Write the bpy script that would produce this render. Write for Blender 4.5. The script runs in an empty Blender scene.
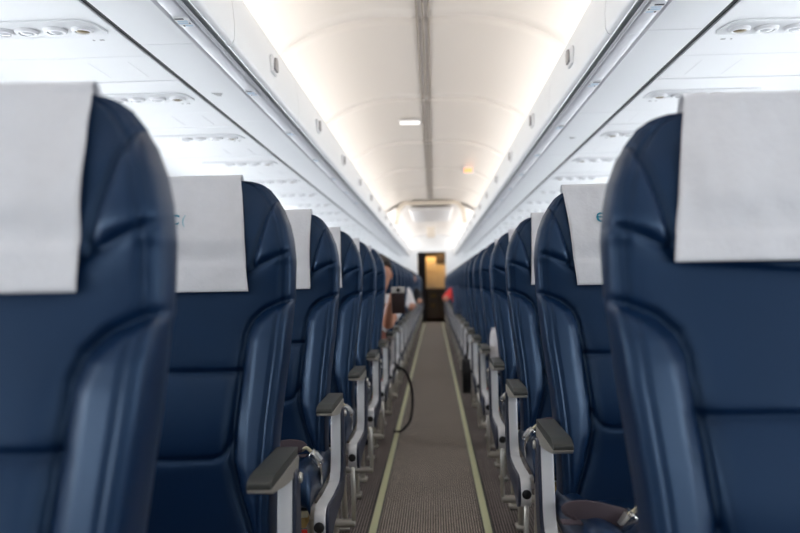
import bpy, bmesh, math, random
import numpy as np
from mathutils import Vector, Matrix, noise

random.seed(7)
S = bpy.context.scene
COL = S.collection
PI = math.pi

# ------------------------------------------------------------------ camera
F_PX = 835.0
VP = (434.0, 284.0)
ROLL = 0.018
def _n(v): return v / np.linalg.norm(v)
_Y = _n(np.array([(VP[0] - 400) / F_PX, -(VP[1] - 266.5) / F_PX, -1.0]))
_Z = np.array([-math.sin(ROLL), math.cos(ROLL), 0.0])
_Z = _n(_Z - _Z.dot(_Y) * _Y)
_X = np.cross(_Y, _Z)
cam_data = bpy.data.cameras.new('camera')
cam_data.sensor_width = 36.0
cam_data.lens = F_PX / 800 * 36.0
cam_data.clip_start = 0.02
cam_data.dof.use_dof = True
cam_data.dof.focus_distance = 2.05
cam_data.dof.aperture_fstop = 3.3
cam_data.dof.aperture_blades = 0
cam = bpy.data.objects.new('camera', cam_data)
COL.objects.link(cam)
R3 = Matrix((tuple(_X), tuple(_Y), tuple(_Z)))
cam.matrix_world = Matrix.Translation((0.03, 0.0, 0.93)) @ R3.to_4x4()
S.camera = cam

# ------------------------------------------------------------------ world / light / exposure
world = bpy.data.worlds.new('world')
S.world = world
world.use_nodes = True
bgn = world.node_tree.nodes['Background']
bgn.inputs[0].default_value = (0.86, 0.92, 1.0, 1)
bgn.inputs[1].default_value = 0.10
S.view_settings.view_transform = 'Standard'
S.view_settings.look = 'None'
S.view_settings.exposure = 0.12
S.view_settings.gamma = 1.0
S.view_settings.use_curve_mapping = False

def area(name, loc, rot, sx, sy, power, col=(1, 1, 1), spread=PI):
    l = bpy.data.lights.new(name, 'AREA')
    l.shape = 'RECTANGLE'; l.size = sx; l.size_y = sy
    l.energy = power; l.color = col; l.spread = spread
    o = bpy.data.objects.new(name, l)
    COL.objects.link(o)
    o.location = loc; o.rotation_euler = rot
    return o
Y0, Y1 = -1.2, 20.0
SEC_END = 12.0            # where the raised aisle ceiling stops
# cove lamps hidden between bin tops and the aisle ceiling
for s in (-1, 1):
    area('cove_lamp', (s * 0.63, (Y0 + SEC_END) / 2, 1.79), (0, PI - s * math.radians(60), 0), 0.05, SEC_END - Y0, 24, (1.0, 0.93, 0.84))
    area('aft_cove_lamp', (s * 0.63, (SEC_END + Y1) / 2, 1.79), (0, PI - s * math.radians(60), 0), 0.05, Y1 - SEC_END - 0.2, 22, (1.0, 0.96, 0.92))
    # daylight entering through the row of cabin windows on each side
    area('window_daylight', (s * 1.735, (Y0 + Y1) / 2, 1.02), (0, s * PI / 2, 0), 0.36, Y1 - Y0, 400, (0.90, 0.95, 1.0))
# added fill light behind the camera, as if from an open entry door
area('entry_fill', (0.0, -0.75, 1.25), (math.radians(84), 0, 0), 1.5, 0.6, 5, (0.88, 0.93, 1.0))
# warm lamp in the aft galley
area('galley_lamp', (0.05, 20.45, 1.98), (math.radians(38), 0, 0), 0.5, 0.15, 10, (1.0, 0.62, 0.25))

# ------------------------------------------------------------------ materials
def mat(name, col, rough=0.5, metal=0.0, spec=0.5, bump=None, var=None, emit=None, sheen=0.0, coat=0.0):
    m = bpy.data.materials.new(name); m.use_nodes = True
    nt = m.node_tree; b = nt.nodes['Principled BSDF']
    b.inputs['Base Color'].default_value = (*col, 1)
    b.inputs['Roughness'].default_value = rough
    b.inputs['Metallic'].default_value = metal
    b.inputs['Specular IOR Level'].default_value = spec
    b.inputs['Sheen Weight'].default_value = sheen
    b.inputs['Coat Weight'].default_value = coat
    tc = nt.nodes.new('ShaderNodeTexCoord')
    if var:
        amt, sc = var
        nz = nt.nodes.new('ShaderNodeTexNoise'); nz.inputs['Scale'].default_value = sc
        nz.inputs['Detail'].default_value = 4
        nt.links.new(tc.outputs['Object'], nz.inputs['Vector'])
        mx = nt.nodes.new('ShaderNodeMix'); mx.data_type = 'RGBA'
        mx.inputs[6].default_value = (*[c * (1 - amt) for c in col], 1)
        mx.inputs[7].default_value = (*[min(1, c * (1 + amt)) for c in col], 1)
        nt.links.new(nz.outputs[0], mx.inputs[0])
        nt.links.new(mx.outputs[2], b.inputs['Base Color'])
    if bump:
        strg, sc, dist = bump
        nz = nt.nodes.new('ShaderNodeTexNoise'); nz.inputs['Scale'].default_value = sc
        nz.inputs['Detail'].default_value = 3
        nt.links.new(tc.outputs['Object'], nz.inputs['Vector'])
        bp = nt.nodes.new('ShaderNodeBump'); bp.inputs['Strength'].default_value = strg
        bp.inputs['Distance'].default_value = dist
        nt.links.new(nz.outputs[0], bp.inputs['Height'])
        nt.links.new(bp.outputs[0], b.inputs['Normal'])
    if emit:
        b.inputs['Emission Color'].default_value = (*emit[0], 1)
        b.inputs['Emission Strength'].default_value = emit[1]
    return m

M = {}
M['leather'] = mat('navy_leather', (0.0012, 0.0125, 0.044), 0.40, spec=0.62, bump=(0.25, 900, 0.0006), var=(0.12, 14))
M['leather_back'] = mat('navy_shell', (0.010, 0.022, 0.055), 0.5)
M['paper'] = mat('nonwoven_white', (0.71, 0.715, 0.745), 0.9, spec=0.2, bump=(0.5, 130, 0.002), var=(0.05, 40))
M['logo'] = mat('teal_print', (0.02, 0.24, 0.34), 0.8)
M['logo_faint'] = mat('teal_print_worn', (0.30, 0.52, 0.60), 0.8)
M['alu'] = mat('satin_aluminium', (0.62, 0.61, 0.60), 0.38, metal=0.75)
M['alu_paint'] = mat('grey_painted_metal', (0.78, 0.78, 0.79), 0.45, metal=0.1)
M['champagne'] = mat('champagne_metal', (0.60, 0.57, 0.51), 0.36, metal=0.7)
M['pad'] = mat('armrest_grey', (0.042, 0.044, 0.040), 0.42, spec=0.5, bump=(0.2, 500, 0.0006))
M['navy_plate'] = mat('navy_plastic', (0.018, 0.024, 0.05), 0.4)
M['black'] = mat('black_plastic', (0.008, 0.008, 0.009), 0.4)
M['webbing'] = mat('plum_webbing', (0.085, 0.06, 0.072), 0.7, bump=(0.6, 700, 0.001))
M['chrome'] = mat('buckle_chrome', (0.75, 0.74, 0.71), 0.22, metal=1.0)
M['yellow'] = mat('vest_pouch_tan', (0.52, 0.36, 0.12), 0.6)
M['cream'] = mat('cream_plastic', (0.62, 0.56, 0.38), 0.5)
M['red'] = mat('red_tab', (0.75, 0.03, 0.02), 0.5)
M['bin'] = mat('bin_white', (0.86, 0.87, 0.88), 0.38, spec=0.45)
M['psu'] = mat('service_panel_white', (0.86, 0.87, 0.88), 0.42, spec=0.4)
M['band'] = mat('rail_pearl', (0.72, 0.72, 0.75), 0.3)
M['groove'] = mat('rail_grey_green', (0.16, 0.18, 0.175), 0.4)
M['gap'] = mat('dark_gasket', (0.006, 0.006, 0.007), 0.7)
M['ceil'] = mat('ceiling_offwhite', (0.82, 0.78, 0.745), 0.34, spec=0.5)
M['ceil_groove'] = mat('ceiling_channel', (0.30, 0.26, 0.22), 0.4)
M['tan'] = mat('beige_frame', (0.74, 0.67, 0.58), 0.5)
M['wall'] = mat('cabin_wall', (0.80, 0.81, 0.82), 0.5)
M['strip'] = mat('photoluminescent_strip', (0.60, 0.60, 0.36), 0.35)
M['strip_edge'] = mat('strip_edging', (0.02, 0.018, 0.016), 0.5)
M['lens'] = mat('lamp_lens', (0.7, 0.71, 0.73), 0.15, coat=0.5)
M['bronze'] = mat('gasper_bronze', (0.16, 0.11, 0.03), 0.35, metal=0.5)
M['mark'] = mat('placard_ink', (0.02, 0.02, 0.025), 0.5)
M['mark_blue'] = mat('placard_blue', (0.55, 0.68, 0.80), 0.5)
M['latch'] = mat('latch_grey', (0.34, 0.33, 0.33), 0.35, metal=0.3)
M['white_pl'] = mat('white_plastic', (0.82, 0.82, 0.83), 0.35)
M['skin'] = mat('skin', (0.52, 0.25, 0.16), 0.5, spec=0.35)
M['hair'] = mat('dark_hair', (0.018, 0.012, 0.010), 0.6)
M['hair_b'] = mat('brown_hair', (0.12, 0.06, 0.035), 0.6)
M['cloth_white'] = mat('white_cloth', (0.72, 0.70, 0.72), 0.9, var=(0.12, 60))
M['cloth_red'] = mat('red_cloth', (0.75, 0.05, 0.045), 0.9)
M['cloth_dark'] = mat('dark_cloth', (0.012, 0.012, 0.016), 0.9)
M['cloth_rust'] = mat('rust_cloth', (0.16, 0.05, 0.03), 0.9)
M['cloth_jeans'] = mat('denim', (0.03, 0.05, 0.10), 0.9)
M['silver'] = mat('silver_case', (0.62, 0.60, 0.58), 0.4, metal=0.3)
M['brown_dark'] = mat('dark_brown_case', (0.03, 0.012, 0.01), 0.5)
M['galley_panel'] = mat('galley_laminate', (0.75, 0.60, 0.38), 0.5)
M['galley_dark'] = mat('galley_trolley', (0.06, 0.045, 0.035), 0.5)
M['curtain'] = mat('dark_curtain', (0.012, 0.009, 0.010), 0.9)
M['exit'] = mat('lit_orange_sign', (0.9, 0.35, 0.15), 0.5, emit=((1.0, 0.35, 0.12), 1.2))
M['glare_glow'] = mat('ceiling_glare_glow', (1, 1, 1), 0.5, emit=((1, 0.98, 0.95), 1.1))  # glow of the imitated ceiling glare, not a light fitting

def carpet(name, c1, c2, c3, sx, sy):
    m = bpy.data.materials.new(name); m.use_nodes = True
    nt = m.node_tree; b = nt.nodes['Principled BSDF']
    b.inputs['Roughness'].default_value = 0.8
    b.inputs['Specular IOR Level'].default_value = 0.25
    tc = nt.nodes.new('ShaderNodeTexCoord')
    mp = nt.nodes.new('ShaderNodeMapping'); mp.inputs['Scale'].default_value = (1, 1, 1)
    mp.inputs['Rotation'].default_value = (0, 0, PI / 2)
    nt.links.new(tc.outputs['Object'], mp.inputs[0])
    br = nt.nodes.new('ShaderNodeTexBrick')
    br.inputs['Color1'].default_value = (*c1, 1); br.inputs['Color2'].default_value = (*c2, 1)
    br.inputs['Mortar'].default_value = (*c3, 1)
    br.inputs['Scale'].default_value = 1.0
    br.inputs['Brick Width'].default_value = sy; br.inputs['Row Height'].default_value = sx
    br.inputs['Mortar Size'].default_value = sx * 0.28; br.inputs['Mortar Smooth'].default_value = 0.4
    nt.links.new(mp.outputs[0], br.inputs['Vector'])
    nz = nt.nodes.new('ShaderNodeTexNoise'); nz.inputs['Scale'].default_value = 3.0; nz.inputs['Detail'].default_value = 6
    nt.links.new(tc.outputs['Object'], nz.inputs['Vector'])
    mx = nt.nodes.new('ShaderNodeMix'); mx.data_type = 'RGBA'; mx.blend_type = 'MULTIPLY'
    mx.inputs[0].default_value = 0.35
    nt.links.new(br.outputs[0], mx.inputs[6]); nt.links.new(nz.outputs[0], mx.inputs[7])
    nt.links.new(mx.outputs[2], b.inputs['Base Color'])
    bp = nt.nodes.new('ShaderNodeBump'); bp.inputs['Strength'].default_value = 0.6; bp.inputs['Distance'].default_value = 0.002
    nt.links.new(br.outputs[1], bp.inputs['Height']); bp.invert = True
    nt.links.new(bp.outputs[0], b.inputs['Normal'])
    return m
M['carpet'] = carpet('aisle_carpet', (0.66, 0.56, 0.48), (0.52, 0.44, 0.375), (0.03, 0.022, 0.019), 0.010, 0.020)
M['carpet_side'] = carpet('seat_track_carpet', (0.29, 0.235, 0.215), (0.23, 0.185, 0.17), (0.03, 0.025, 0.022), 0.011, 0.5)

M['leather'].node_tree.nodes['Principled BSDF'].inputs['Specular Tint'].default_value = (0.45, 0.68, 1.0, 1)

# ------------------------------------------------------------------ helpers
def tag(o, label=None, cat=None, group=None, kind=None):
    if label: o['label'] = label
    if cat: o['category'] = cat
    if group: o['group'] = group
    if kind: o['kind'] = kind
    return o

def link_mesh(name, me, m, parent=None, smooth=True, loc=None):
    if m is not None: me.materials.append(m)
    if smooth: me.polygons.foreach_set('use_smooth', [True] * len(me.polygons))
    me.update()
    o = bpy.data.objects.new(name, me)
    COL.objects.link(o)
    if parent: o.parent = parent
    if loc: o.location = loc
    return o

def obj(name, bm, m, parent=None, smooth=False, loc=None):
    me = bpy.data.meshes.new(name)
    bmesh.ops.recalc_face_normals(bm, faces=bm.faces)
    bm.to_mesh(me); bm.free()
    o = link_mesh(name, me, m, parent, smooth, loc)
    if smooth:
        try: me.set_sharp_from_angle(angle=math.radians(38))
        except Exception: pass
    return o

def empty(name, loc=(0, 0, 0), rz=0):
    o = bpy.data.objects.new(name, None); COL.objects.link(o)
    o.empty_display_size = 0.05
    o.location = loc; o.rotation_euler = (0, 0, rz)
    return o

def add_box(bm, lo, hi, bev=0.0, seg=2):
    x0, y0, z0 = lo; x1, y1, z1 = hi
    if x0 > x1: x0, x1 = x1, x0
    vs = [bm.verts.new(p) for p in ((x0,y0,z0),(x1,y0,z0),(x1,y1,z0),(x0,y1,z0),(x0,y0,z1),(x1,y0,z1),(x1,y1,z1),(x0,y1,z1))]
    fs = [bm.faces.new([vs[i] for i in f]) for f in ((0,3,2,1),(4,5,6,7),(0,1,5,4),(1,2,6,5),(2,3,7,6),(3,0,4,7))]
    if bev > 0:
        es = list({e for f in fs for e in f.edges})
        bmesh.ops.bevel(bm, geom=es, offset=bev, segments=seg, profile=0.5, affect='EDGES', clamp_overlap=True)

def add_prism(bm, pts, x0, x1, bev=0.0, seg=2, axis='x'):
    """extrude an outline of (y,z) pairs from x0 to x1 (axis x) or (x,z) pairs along y"""
    if axis == 'x': mk = lambda a, b, t: (t, a, b)
    elif axis == 'y': mk = lambda a, b, t: (a, t, b)
    else: mk = lambda a, b, t: (a, b, t)
    A = [bm.verts.new(mk(a, b, x0)) for a, b in pts]
    B = [bm.verts.new(mk(a, b, x1)) for a, b in pts]
    n = len(pts)
    f0 = bm.faces.new(A); f1 = bm.faces.new(B[::-1])
    for i in range(n):
        bm.faces.new((A[i], B[i], B[(i + 1) % n], A[(i + 1) % n]))
    if bev > 0:
        es = list(set(f0.edges) | set(f1.edges))
        bmesh.ops.bevel(bm, geom=es, offset=bev, segments=seg, profile=0.5, affect='EDGES', clamp_overlap=True)

def catmull(pts, n=8):
    P = [Vector(p) for p in pts]
    P = [P[0] * 2 - P[1]] + P + [P[-1] * 2 - P[-2]]
    out = []
    for i in range(1, len(P) - 2):
        for k in range(n):
            t = k / n
            out.append(0.5 * ((2 * P[i]) + (-P[i-1] + P[i+1]) * t + (2*P[i-1] - 5*P[i] + 4*P[i+1] - P[i+2]) * t*t + (-P[i-1] + 3*P[i] - 3*P[i+1] + P[i+2]) * t**3))
    out.append(P[-2])
    return out

def add_tube(bm, pts, r, seg=12, smooth_n=0, flat=None, up=(0, 0, 1)):
    """tube along points; flat=(w,h) sweeps a rounded flat strap instead"""
    P = catmull(pts, smooth_n) if smooth_n else [Vector(p) for p in pts]
    rings = []
    T0 = (P[1] - P[0]).normalized()
    U = Vector(up); U = (U - U.dot(T0) * T0)
    if U.length < 1e-4: U = Vector((1, 0, 0)) - T0.x * T0
    U.normalize()
    for i, p in enumerate(P):
        T = (P[min(i + 1, len(P) - 1)] - P[max(i - 1, 0)]).normalized()
        U = (U - U.dot(T) * T).normalized()
        V = T.cross(U)
        ring = []
        for k in range(seg):
            a = 2 * PI * k / seg
            ca, sa = math.cos(a), math.sin(a)
            if flat:
                w, h = flat
                q = V * (w / 2 * math.copysign(abs(ca) ** 0.4, ca)) + U * (h / 2 * math.copysign(abs(sa) ** 0.6, sa))
            else:
                rr = r[i] if isinstance(r, (list, tuple)) else r
                q = (U * ca + V * sa) * rr
            ring.append(bm.verts.new(p + q))
        rings.append(ring)
    for a, b in zip(rings, rings[1:]):
        for k in range(seg):
            bm.faces.new((a[k], a[(k + 1) % seg], b[(k + 1) % seg], b[k]))
    bm.faces.new(rings[0][::-1]); bm.faces.new(rings[-1])

def add_lathe(bm, prof, centre, axis='z', seg=20):
    """prof: list of (r, h) along the axis"""
    cx, cy, cz = centre
    rings = []
    for r, h in prof:
        ring = []
        for k in range(seg):
            a = 2 * PI * k / seg
            c, s = math.cos(a) * r, math.sin(a) * r
            if axis == 'z': p = (cx + c, cy + s, cz + h)
            elif axis == 'y': p = (cx + c, cy + h, cz + s)
            else: p = (cx + h, cy + c, cz + s)
            ring.append(bm.verts.new(p))
        rings.append(ring)
    for a, b in zip(rings, rings[1:]):
        for k in range(seg):
            bm.faces.new((a[k], a[(k + 1) % seg], b[(k + 1) % seg], b[k]))
    bm.faces.new(rings[0][::-1]); bm.faces.new(rings[-1])

def round_poly(pts, r, n=5):
    """round the corners of an outline by radius r (scalar or list)"""
    out = []
    N = len(pts)
    for i, p in enumerate(pts):
        p = Vector(p); a = Vector(pts[i - 1]); b = Vector(pts[(i + 1) % N])
        rr = r[i] if isinstance(r, (list, tuple)) else r
        da = (a - p); db = (b - p)
        rr = min(rr, da.length * 0.49, db.length * 0.49)
        if rr < 1e-5: out.append(tuple(p)); continue
        q0 = p + da.normalized() * rr; q1 = p + db.normalized() * rr
        for k in range(n + 1):
            t = k / n
            out.append(tuple(q0 * (1 - t) ** 2 + p * 2 * t * (1 - t) + q1 * t * t))
    return out

def text_mesh(s, size, bold=0.0):
    c = bpy.data.curves.new('lettering', 'FONT')
    c.body = s; c.size = size; c.extrude = 0.0002; c.offset = bold
    c.align_x = 'CENTER'; c.align_y = 'CENTER'
    o = bpy.data.objects.new('lettering', c)
    COL.objects.link(o)
    bpy.context.view_layer.update()
    me = bpy.data.meshes.new_from_object(o.evaluated_get(bpy.context.evaluated_depsgraph_get()))
    bpy.data.objects.remove(o)
    return me

def copy_tree(o, parent=None, drop=()):
    c = o.copy(); COL.objects.link(c)
    c.parent = parent
    for ch in list(o.children):
        nm = ch.name.split('.')[0]
        if nm in drop: continue
        copy_tree(ch, c, drop)
    return c

# ------------------------------------------------------------------ setting
def struct(o): o['kind'] = 'structure'; return o

bm = bmesh.new(); add_box(bm, (-1.75, Y0, -0.06), (1.75, Y1, -0.002)); struct(obj('floor', bm, M['carpet_side']))
bm = bmesh.new(); add_box(bm, (-0.196, Y0, -0.01), (0.196, Y1, 0.001)); tag(obj('aisle_carpet_runner', bm, M['carpet']), 'brown woven carpet runner along the aisle floor', 'carpet', kind='structure')
for s in (-1, 1):
    bm = bmesh.new(); add_box(bm, (s * 0.196, Y0, 0.0), (s * 0.238, Y1, 0.003), 0.001)
    struct(obj('trim_1', bm, M['strip_edge']))
    bm = bmesh.new(); add_box(bm, (s * 0.203, Y0, 0.002), (s * 0.231, Y1, 0.006), 0.0015)
    o = obj('floor_path_strip', bm, M['strip'])
    tag(o, 'pale yellow glow strip on the floor, %s edge of the aisle' % ('left' if s < 0 else 'right'), 'floor strip', 'floor path strips')

# sidewalls with window openings
WZ0, WZ1 = 0.82, 1.16
for s, side in ((-1, 'left'), (1, 'right')):
    bm = bmesh.new()
    add_box(bm, (s * 1.75, Y0, 0), (s * 1.72, Y1, WZ0))
    add_box(bm, (s * 1.75, Y0, WZ1), (s * 1.72, Y1, 1.75))
    y = Y0
    while y < Y1:
        add_box(bm, (s * 1.75, y, WZ0), (s * 1.72, min(Y1, y + 0.27), WZ1))
        y += 0.508
    struct(obj('wall_' + side, bm, M['wall']))

# aisle ceiling: shallow vault between the bins, channel in the middle
def vault(name, y0, y1, xe, ze, zc, m, ny=12, chan=0.03):
    nx = 48
    V = []; Fc = []
    for j in range(ny + 1):
        y = y0 + (y1 - y0) * j / ny
        for i in range(nx + 1):
            t = -1 + 2 * i / nx
            x = xe * t
            z = ze + (zc - ze) * (1 - abs(t) ** 3.0) ** 0.8
            z += -0.012 * math.exp(-(x / 0.10) ** 2)       # centre channel hangs a little
            V.append((x, y, z))
    for j in range(ny):
        for i in range(nx):
            a = j * (nx + 1) + i
            Fc.append((a, a + 1, a + nx + 2, a + nx + 1))
    me = bpy.data.meshes.new(name); me.from_pydata(V, [], Fc)
    o = link_mesh(name, me, m)
    md = o.modifiers.new('thick', 'SOLIDIFY'); md.thickness = 0.012; md.offset = 1
    return struct(o)
yy = Y0
k = 0
while yy < SEC_END - 0.01:
    y2 = min(SEC_END, yy + 1.65)
    vault('ceiling', yy + 0.0008, y2 - 0.0008, 0.715, 1.90, 2.145, M['ceil'])
    yy = y2
yy = SEC_END + 0.15
while yy < Y1 - 0.01:
    y2 = min(Y1, yy + 1.6)
    vault('ceiling', yy + 0.0008, y2 - 0.0008, 0.715, 1.90, 2.11, M['ceil'])
    yy = y2
for x in (-0.027, 0.0, 0.027):
    bm = bmesh.new(); add_box(bm, (x - 0.003, Y0, 2.126), (x + 0.003, SEC_END, 2.135), 0.001)
    struct(obj('trim_2', bm, M['ceil_groove']))
# outer roof over everything
bm = bmesh.new(); add_box(bm, (-1.75, Y0, 2.25), (1.75, Y1 + 2.2, 2.30)); struct(obj('ceiling', bm, M['wall']))

# portal frame where the raised ceiling ends, dropped panel just behind
bm = bmesh.new()
outer = [(-0.53, 1.80), (-0.49, 2.02), (-0.40, 2.125), (0.40, 2.125), (0.49, 2.02), (0.53, 1.80)]
inner = [(0.46, 1.80), (0.44, 1.99), (0.36, 2.075), (-0.36, 2.075), (-0.44, 1.99), (-0.46, 1.80)]
add_prism(bm, outer + inner, SEC_END - 0.03, SEC_END + 0.10, axis='y')
struct(obj('trim_3', bm, M['tan']))
bm = bmesh.new()
add_prism(bm, [(-0.33, 2.07), (-0.30, 2.02), (0.30, 2.02), (0.33, 2.07)], SEC_END + 0.4, SEC_END + 2.6, 0.004, axis='y')
struct(obj('ceiling', bm, M['white_pl']))

# aft bulkhead with the galley opening
OX0, OX1, OZ = -0.355, 0.315, 1.70
bm = bmesh.new()
add_box(bm, (-1.75, Y1, 0), (OX0, Y1 + 0.05, 2.25)); add_box(bm, (OX1, Y1, 0), (1.75, Y1 + 0.05, 2.25))
add_box(bm, (OX0, Y1, OZ), (OX1, Y1 + 0.05, 2.25))
struct(obj('wall_back', bm, M['wall']))
# galley room behind
bm = bmesh.new()
add_box(bm, (-1.1, Y1 + 1.9, 0), (1.1, Y1 + 1.95, 2.25)); struct(obj('wall_galley', bm, M['galley_dark']))
for s in (-1, 1):
    bm = bmesh.new(); add_box(bm, (s * 1.1, Y1 + 0.05, 0), (s * 1.14, Y1 + 1.9, 2.25)); struct(obj('wall_galley', bm, M['galley_dark']))
bm = bmesh.new(); add_box(bm, (-1.1, Y1, -0.06), (1.1, Y1 + 1.95, 0.0)); struct(obj('floor', bm, M['strip_edge']))

# ------------------------------------------------------------------ overhead bins
RAILZ = 1.59
def bin_door_profile(s):
    pts = [(0.512, 1.582), (0.503, 1.588), (0.497, 1.60), (0.496, 1.64), (0.500, 1.69), (0.508, 1.74), (0.522, 1.78), (0.535, 1.793), (0.56, 1.80),
           (0.57, 1.79), (0.545, 1.77), (0.530, 1.73), (0.522, 1.68), (0.518, 1.62), (0.518, 1.585)]
    return [(s * a, b) for a, b in pts]
def make_bin(s, L):
    r = empty('overhead_bin')
    bm = bmesh.new()
    add_box(bm, (s * 0.601, 0, 1.592), (s * 0.755, L, 1.612), 0.004)
    obj('bottom_panel', bm, M['bin'], r)
    bm = bmesh.new()
    add_prism(bm, bin_door_profile(s), 0.003, L - 0.003, axis='y')
    d = obj('door', bm, M['bin'], r, smooth=True)
    # latch: small cup with a tilted grey paddle, in the middle of the door
    bm = bmesh.new()
    add_box(bm, (s * 0.487, L / 2 - 0.038, 1.640), (s * 0.500, L / 2 + 0.038, 1.700), 0.006, 3)
    lt = obj('latch', bm, M['white_pl'], r, smooth=True)
    bm = bmesh.new()
    add_prism(bm, round_poly([(L / 2 - 0.030, 1.650), (L / 2 + 0.024, 1.648), (L / 2 + 0.018, 1.692), (L / 2 - 0.018, 1.694)], 0.01), s * 0.480, s * 0.4885, 0.002, axis='x')
    obj('latch_paddle', bm, M['latch'], lt, smooth=True)
    # pearl rail below the door
    bm = bmesh.new()
    n = 10
    pts = [(s * 0.5355, 1.604), (s * 0.5355, 1.583), (s * 0.540, 1.580), (s * 0.544, 1.583)]
    for i in range(n + 1):
        a = PI * i / n
        pts.append((s * (0.568 - 0.023 * math.cos(a)), 1.586 - 0.004 * math.sin(a)))
    pts += [(s * 0.593, 1.583), (s * 0.597, 1.580), (s * 0.601, 1.584), (s * 0.601, 1.604)]
    add_prism(bm, pts, 0.001, L - 0.001, axis='y')
    obj('light_rail', bm, M['band'], r, smooth=True)
    # dark channel between rail and door
    bm = bmesh.new()
    add_box(bm, (s * 0.5355, 0.0, 1.588), (s * 0.514, L, 1.600))
    obj('channel', bm, M['groove'], r)
    return r
BL = 1.075
BY = 2.76 - 1.5 * BL - 1 * BL        # latch centre of the third bin lands at 2.76
ORD = ['first', 'second', 'third', 'fourth', 'fifth', 'sixth', 'seventh', 'eighth', 'ninth', 'tenth', 'eleventh', 'twelfth', 'thirteenth',
       'fourteenth', 'fifteenth', 'sixteenth', 'seventeenth', 'eighteenth', 'nineteenth', 'twentieth', 'twenty-first', 'twenty-second', 'twenty-third', 'twenty-fourth', 'twenty-fifth', 'twenty-sixth']
for s, side in ((-1, 'left'), (1, 'right')):
    proto = None
    y = BY + 0.5 * BL - 0.5 * BL
    i = 0; vis = 0
    while y + BL < Y1 + 0.2:
        if y + BL > 0.9 :
            o = make_bin(s, BL) if proto is None else copy_tree(proto)
            proto = proto or o
            o.location = (0, y, 0)
            tag(o, 'white overhead bin with grey latch, %s from the front on the %s side' % (ORD[vis], side), 'overhead bin', 'overhead bins along the %s side' % side)
            vis += 1
        y += BL
    # long white body above the bins and behind the cove
    bm = bmesh.new()
    add_prism(bm, [(s * 0.575, 1.615), (s * 0.76, 1.615), (s * 1.70, 1.72), (s * 1.70, 2.24), (s * 0.735, 2.24), (s * 0.715, 1.77), (s * 0.575, 1.77)], Y0, Y1, axis='y')
    struct(obj('trim_4', bm, M['wall']))
    # dark gasket between bin and service panels
    bm = bmesh.new(); add_box(bm, (s * 0.755, Y0, 1.604), (s * 0.779, Y1, 1.615)); struct(obj('trim_5', bm, M['gap']))

def make_placard(s):
    bm = bmesh.new()
    add_box(bm, (s * 0.551, -0.036, 1.5795), (s * 0.587, 0.036, 1.5822), 0.0006)
    pc = obj('row_placard', bm, M['white_pl'])
    for k, (x0, y0, x1, y1, m) in enumerate(((0.554, 0.020, 0.572, 0.030, 'mark_blue'), (0.560, 0.000, 0.584, 0.012, 'mark_blue'), (0.557, -0.014, 0.582, -0.006, 'mark_blue'),
                                             (0.574, 0.022, 0.578, 0.030, 'mark'), (0.555, 0.003, 0.558, 0.010, 'mark'), (0.562, -0.031, 0.584, -0.023, 'mark'))):
        bm = bmesh.new(); add_box(bm, (s * x0, y0, 1.5788), (s * x1, y1, 1.5796)); obj('printed_mark', bm, M[m], pc)
    return pc
for s, side in ((-1, 'left'), (1, 'right')):
    proto = None
    for n in range(14):
        o = make_placard(s) if proto is None else copy_tree(proto)
        proto = proto or o
        o.location = (0, 2.005 + 0.76 * n, 0)
        tag(o, 'small white row placard with blue marks on the %s rail, %s from the camera' % (side, ORD[n]), 'placard', 'row placards on the %s rail' % side)

# a small recess with a dark grip under two of the bins
def recess(x, y, s, label):
    bm = bmesh.new(); add_box(bm, (x - 0.024, y - 0.04, 1.5925), (x + 0.024, y + 0.04, 1.5955), 0.001)
    r = obj('recessed_grip', bm, M['white_pl'])
    bm = bmesh.new()
    add_prism(bm, [(x - 0.017, y - 0.022), (x + 0.017, y - 0.010), (x + 0.004, y + 0.024), (x - 0.006, y + 0.02)], 1.5908, 1.5926, axis='z')
    obj('finger_slot', bm, M['latch'], r)
    tag(r, label, 'grip', 'recessed grips under the bins')
recess(-0.697, 2.82, -1, 'small recessed grip with dark slot in the underside of the left bins')
recess(0.677, 3.86, 1, 'small recessed grip with dark slot in the underside of the right bins')

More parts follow.
